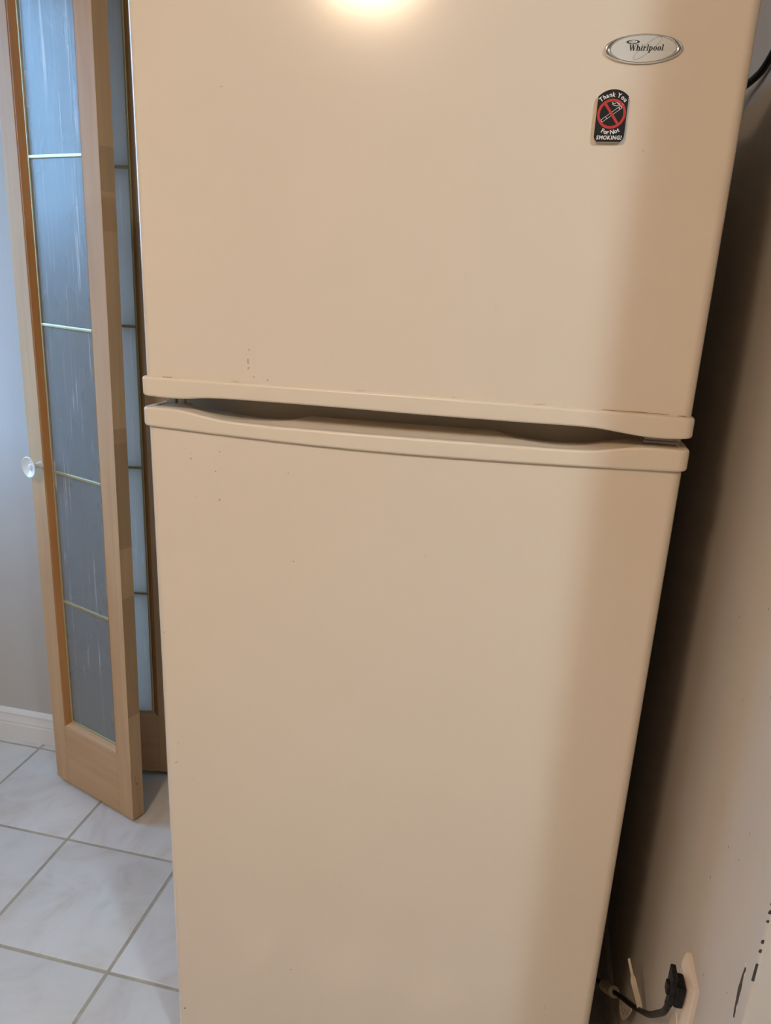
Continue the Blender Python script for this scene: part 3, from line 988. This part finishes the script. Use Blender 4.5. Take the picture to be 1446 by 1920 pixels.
def leaf(org, ang, lean, rec, film, m_w, first):
    """local x along the leaf, y into its depth, z up"""
    b = MB()
    ST, BR, TR = 0.051, 0.178, 0.085      # stile, bottom rail, top rail
    # bottom and top rails
    b.bevel_box((ST, 0.0004, 0), (LW - ST, LT - 0.0004, BR), 0.0008, 1)
    b.bevel_box((ST, 0.0004, LH - TR), (LW - ST, LT - 0.0004, LH), 0.0008, 1)
    lf = b.build('door_leaf', 'rail', DR)
    lf.location = Vector(org) - Vector(DR.location)
    lf.rotation_euler = (Matrix.Rotation(ang, 3, 'Z') @ Matrix.Rotation(lean, 3, 'Y')).to_euler()
    for x0, x1, k in ((0, ST, 0), (LW - ST, LW, 1)):
        s = MB(); s.bevel_box((x0, 0, 0), (x1, LT, LH), 0.0014, 2)
        # the narrow edge faces show their finger joints
        edge_x = x1 if k else x0
        so = s.build('stile', ['wood', 'stile_edge'], lf)
        for p in so.data.polygons:
            if abs(p.normal.x) > 0.8 and abs(p.center.x - edge_x) < 0.004:
                p.material_index = 1
    # sticking moulding around the glass, sloping from the face down to the pane, front and back
    x0, x1, z0, z1 = ST, LW - ST, BR, LH - TR
    prof = [(0.0, 0.0006), (0.002, 0.0016), (0.0035, 0.0016), (m_w * 0.5, rec * 0.45), (m_w * 0.85, rec * 0.8), (m_w, rec + 0.0005)]
    for name, a, c, inw in (('moulding', (x0, z0), (x0, z1), (1, 0)), ('moulding', (x1, z0), (x1, z1), (-1, 0)), ('moulding', (x0, z0), (x1, z0), (0, 1)), ('moulding', (x0, z1), (x1, z1), (0, -1))):
        s = MB()
        for back in (0, 1):
            rings = []
            for (px, pz), sgn in ((a, 1), (c, -1)):
                rr = []
                for d, y in prof + [(m_w, LT / 2), (0, LT / 2)]:
                    X, Z = px + inw[0] * d, pz + inw[1] * d
                    if inw[0]: Z += sgn * d           # mitre
                    else: X += sgn * d
                    rr.append((X, LT - y if back else y, Z))
                rings.append(rr)
            s.loft(rings)
        s.build(name, 'mould' if inw[0] else 'mould_h', lf, smooth=25)
    # panes between the bars
    bars = [0.5455, 0.8850, 1.2265, 1.5690]
    zz = [z0 + m_w - 0.002] + bars + [z1 - m_w + 0.002]
    for k in range(5):
        s = MB(); s.box((x0 + m_w - 0.002, rec, zz[k]), (x1 - m_w + 0.002, LT - rec, zz[k + 1]))
        s.build('pane', film, lf, smooth=0)
    for z in bars:
        s = MB()
        for y0, y1 in ((rec - 0.0035, rec + 0.001), (LT - rec - 0.001, LT - rec + 0.0035)):
            s.bevel_box((x0 + m_w, y0, z - 0.0035), (x1 - m_w, y1, z + 0.0035), 0.0014, 2)
        s.build('muntin', 'brass', lf)
    # brass strips round the glass
    s = MB(); w = 0.0042
    for y0, y1 in ((rec - 0.0035, rec + 0.001), (LT - rec - 0.001, LT - rec + 0.0035)):
        for a, c in (((x0 + m_w - .001, z0 + m_w), (x0 + m_w + w, z1 - m_w)), ((x1 - m_w - w, z0 + m_w), (x1 - m_w + .001, z1 - m_w)),
                     ((x0 + m_w, z0 + m_w - .001), (x1 - m_w, z0 + m_w + w)), ((x0 + m_w, z1 - m_w - w), (x1 - m_w, z1 - m_w + .001))):
            s.bevel_box((a[0], y0, a[1]), (c[0], y1, c[1]), 0.0013, 2)
    s.build('brass_border', 'brass', lf)
    if first:
        s = MB()
        s.lathe([(0, 0.001), (0.0085, 0.001), (0.0088, -0.002), (0.0078, -0.006), (0.0060, -0.012), (0.0058, -0.018), (0.0085, -0.0225), (0.0160, -0.0265), (0.0235, -0.0300), (0.0252, -0.0318),
                 (0.0250, -0.0330), (0.0236, -0.0335), (0.0180, -0.0300), (0.0110, -0.0275), (0.0062, -0.0270), (0.0060, -0.0295), (0.0042, -0.0312), (0, -0.0318)],
                (0.043, 0, 0.899), (0, 1, 0), 36)
        tag(s.build('knob', 'knob', lf, smooth=35), 'white dished porcelain knob')
        s = MB()
        knot = lambda u, v, t: (LW + 0.0001 + t, u, v)
        blob(s, (0.016, 0.103), 0.0034, 0.0042, knot, -0.0006, 0.0001, 10, 0.2)
        blob(s, (0.012, 0.120), 0.0009, 0.012, knot, -0.0006, 0.0001, 8, 0.2)
        s.build('wood_knot', 'mould', lf, smooth=0)
    else:
        s = MB(); s.lathe([(0, -0.0145), (0.004, -0.0145), (0.004, 0.004), (0, 0.004)], (LW - 0.022, LT / 2, 0), (0, 0, 1), 12)
        s.lathe([(0, -0.0155), (0.017, -0.0155), (0.015, -0.0135), (0.008, -0.008), (0, -0.008)], (LW - 0.022, LT / 2, 0), (0, 0, 1), 18)
        s.build('floor_pivot', 'bracket', lf)
    return lf


l1 = leaf((-0.6791, 0.6068, 0.0165), math.atan2(-0.3212, 0.947), 0.0215, 0.0160, 'film', 0.014, True)
l2 = leaf((-0.6690, 0.6520, 0.0165), math.atan2(0.1907, 0.9816), 0.0105, 0.0050, 'film2', 0.012, False)
for z in (0.28, 1.0, 1.75):
    b = MB()
    c = Vector((-0.6725 + z * 0.0165, 0.6460, z))
    b.tube([c + Vector((0, 0, -0.03)), c + Vector((0, 0, 0.03))], 0.0055, 12)
    b.build('hinge', 'brass_dark', DR, DR.location)

# ------------------------------------------------------------------ wall outlet
OY0, OY1, OZ0, OZ1 = -0.1660, -0.1110, 0.456, 0.5745
ol = thing('wall_outlet', (XR, -0.14, OZ0), 'ivory wall outlet plate low on the beige wall beside the chipped corner', 'outlet')
oo = (XR, -0.14, OZ0)
b = MB()
rings = []
for d, i in ((-0.002, 0.0), (0.0045, 0.0), (0.0065, 0.0008), (0.0105, 0.0065), (0.0120, 0.0100)):
    rings.append([(XR - d, OY0 + i, OZ0 + i), (XR - d, OY1 - i, OZ0 + i), (XR - d, OY1 - i, OZ1 - i), (XR - d, OY0 + i, OZ1 - i)])
b.loft(rings)
b.build('cover_plate', 'outlet', ol, oo, smooth=0)
for z in (0.5360, 0.4940):
    b = MB()
    b.prism([(-.1385 + 0.0150 * math.cos(t), z + min(0.0125, max(-0.0125, 0.0150 * math.sin(t)))) for t in [2 * math.pi * k / 28 for k in range(28)]], lambda u, v, t: (XR - t, u, v), 0.0115, 0.0132)
    b.build('socket', 'outlet', ol, oo)

# ------------------------------------------------------------------ fridge power cord plugged into the outlet
pc = thing('power_cord', (0.755, -0.17, 0.56), 'black plug and cord with cream paper tags, running from the outlet down beside the fridge', 'power cord')
po = (0.755, -0.17, 0.56)
b = MB()
b.bevel_box((0.7600, -0.1630, 0.5380), (0.7720, -0.1390, 0.5700), 0.003, 2)
b.bevel_box((0.7540, -0.1630, 0.5420), (0.7605, -0.1420, 0.5840), 0.0015, 2)
b.bevel_box((0.7505, -0.1600, 0.5530), (0.7545, -0.1490, 0.5670), 0.001, 2)
b.build('plug', 'plug', pc, po)
path = [(0.7590, -0.152, 0.546), (0.7575, -0.154, 0.533), (0.7562, -0.149, 0.515), (0.7560, -0.126, 0.483), (0.7610, -0.072, 0.417), (0.7690, 0.012, 0.326), (0.7715, 0.075, 0.262), (0.7690, 0.146, 0.196), (0.7640, 0.196, 0.149), (0.7500, 0.245, 0.110), (0.7300, 0.320, 0.068), (0.728, 0.450, 0.030), (0.728, 0.600, 0.020), (0.724, 0.705, 0.022), (0.690, 0.7335, 0.040), (0.60, 0.7335, 0.090)]
cp = spline(path, 7)
b = MB(); b.tube(cp, [0.0048 if i < 8 else 0.0040 for i in range(len(cp))], 10)
b.build('cord', 'cable', pc, po)
sl = spline([(0.7660, 0.176, 0.168), (0.7640, 0.196, 0.149), (0.7570, 0.222, 0.1275)], 5)
b = MB(); b.tube(sl, 0.0100, 12); b.build('cable_sleeve', 'paper', pc, po)
b = MB()
fl = spline([(0.7725, 0.062, 0.2720), (0.7720, 0.098, 0.238), (0.7700, 0.140, 0.200)], 6)
rings = []
for k, p in enumerate(fl):
    w = 0.022 * math.sin(math.pi * (k + 1) / (len(fl) + 0.6)) + 0.004
    dn = Vector((-0.25, -0.55, -0.75)).normalized() * w
    q = Vector((-0.0005, 0.0004, 0))
    rings.append([p, p + dn, p + dn + q, p + q])
b.loft(rings)
b.build('flag_label', 'paper', pc, po, smooth=0)
b = MB()
for t_ in (0.3, 0.5, 0.7, 0.85):
    i = int(t_ * (len(fl) - 1))
    w = 0.022 * math.sin(math.pi * (i + 1) / (len(fl) + 0.6))
    dn = Vector((-0.25, -0.55, -0.75)).normalized()
    a0 = fl[i] + dn * w * 0.35 + Vector((-0.0003, -0.0004, 0)); a1 = fl[i] + dn * w * 0.95 + Vector((-0.0003, -0.0004, 0.002))
    b.tube([a0, a1], 0.0005, 4)
b.build('label_print', 'ink', pc, po, smooth=0)
b = MB()
tg = spline([(0.7700, 0.006, 0.330), (0.7660, 0.012, 0.343), (0.7590, 0.020, 0.360), (0.7530, 0.030, 0.377), (0.7478, 0.038, 0.392)], 4)
rings = []
for k, p in enumerate(tg):
    w = 0.0046 if k < len(tg) * 0.62 else 0.0022
    s = Vector((0.75, 0.55, 0.1)).normalized() * w
    q = Vector((0.0003, -0.0006, 0.0002))
    rings.append([p - s, p + s, p + s + q, p - s + q])
b.loft(rings)
b.build('paper_tag', 'paper', pc, po, smooth=0)

# ------------------------------------------------------------------ black cable at the top of the wall behind the fridge
pts = spline([(0.30, 0.60, 1.6685), (0.50, 0.585, 1.6685), (0.64, 0.555, 1.6690), (0.700, 0.520, 1.672), (0.738, 0.478, 1.664), (0.762, 0.420, 1.658), (0.774, 0.355, 1.660), (0.778, 0.300, 1.668), (0.779, 0.22, 1.70), (0.780, 0.10, 1.79), (0.780, 0.0, 1.92), (0.780, -0.06, 2.10), (0.780, -0.07, 2.43)], 7)
b = MB(); b.tube(pts, 0.0050, 10)
tag(b.build('black_cable', 'cable'), 'black cable draped over the fridge top and up the beige wall', 'cable')
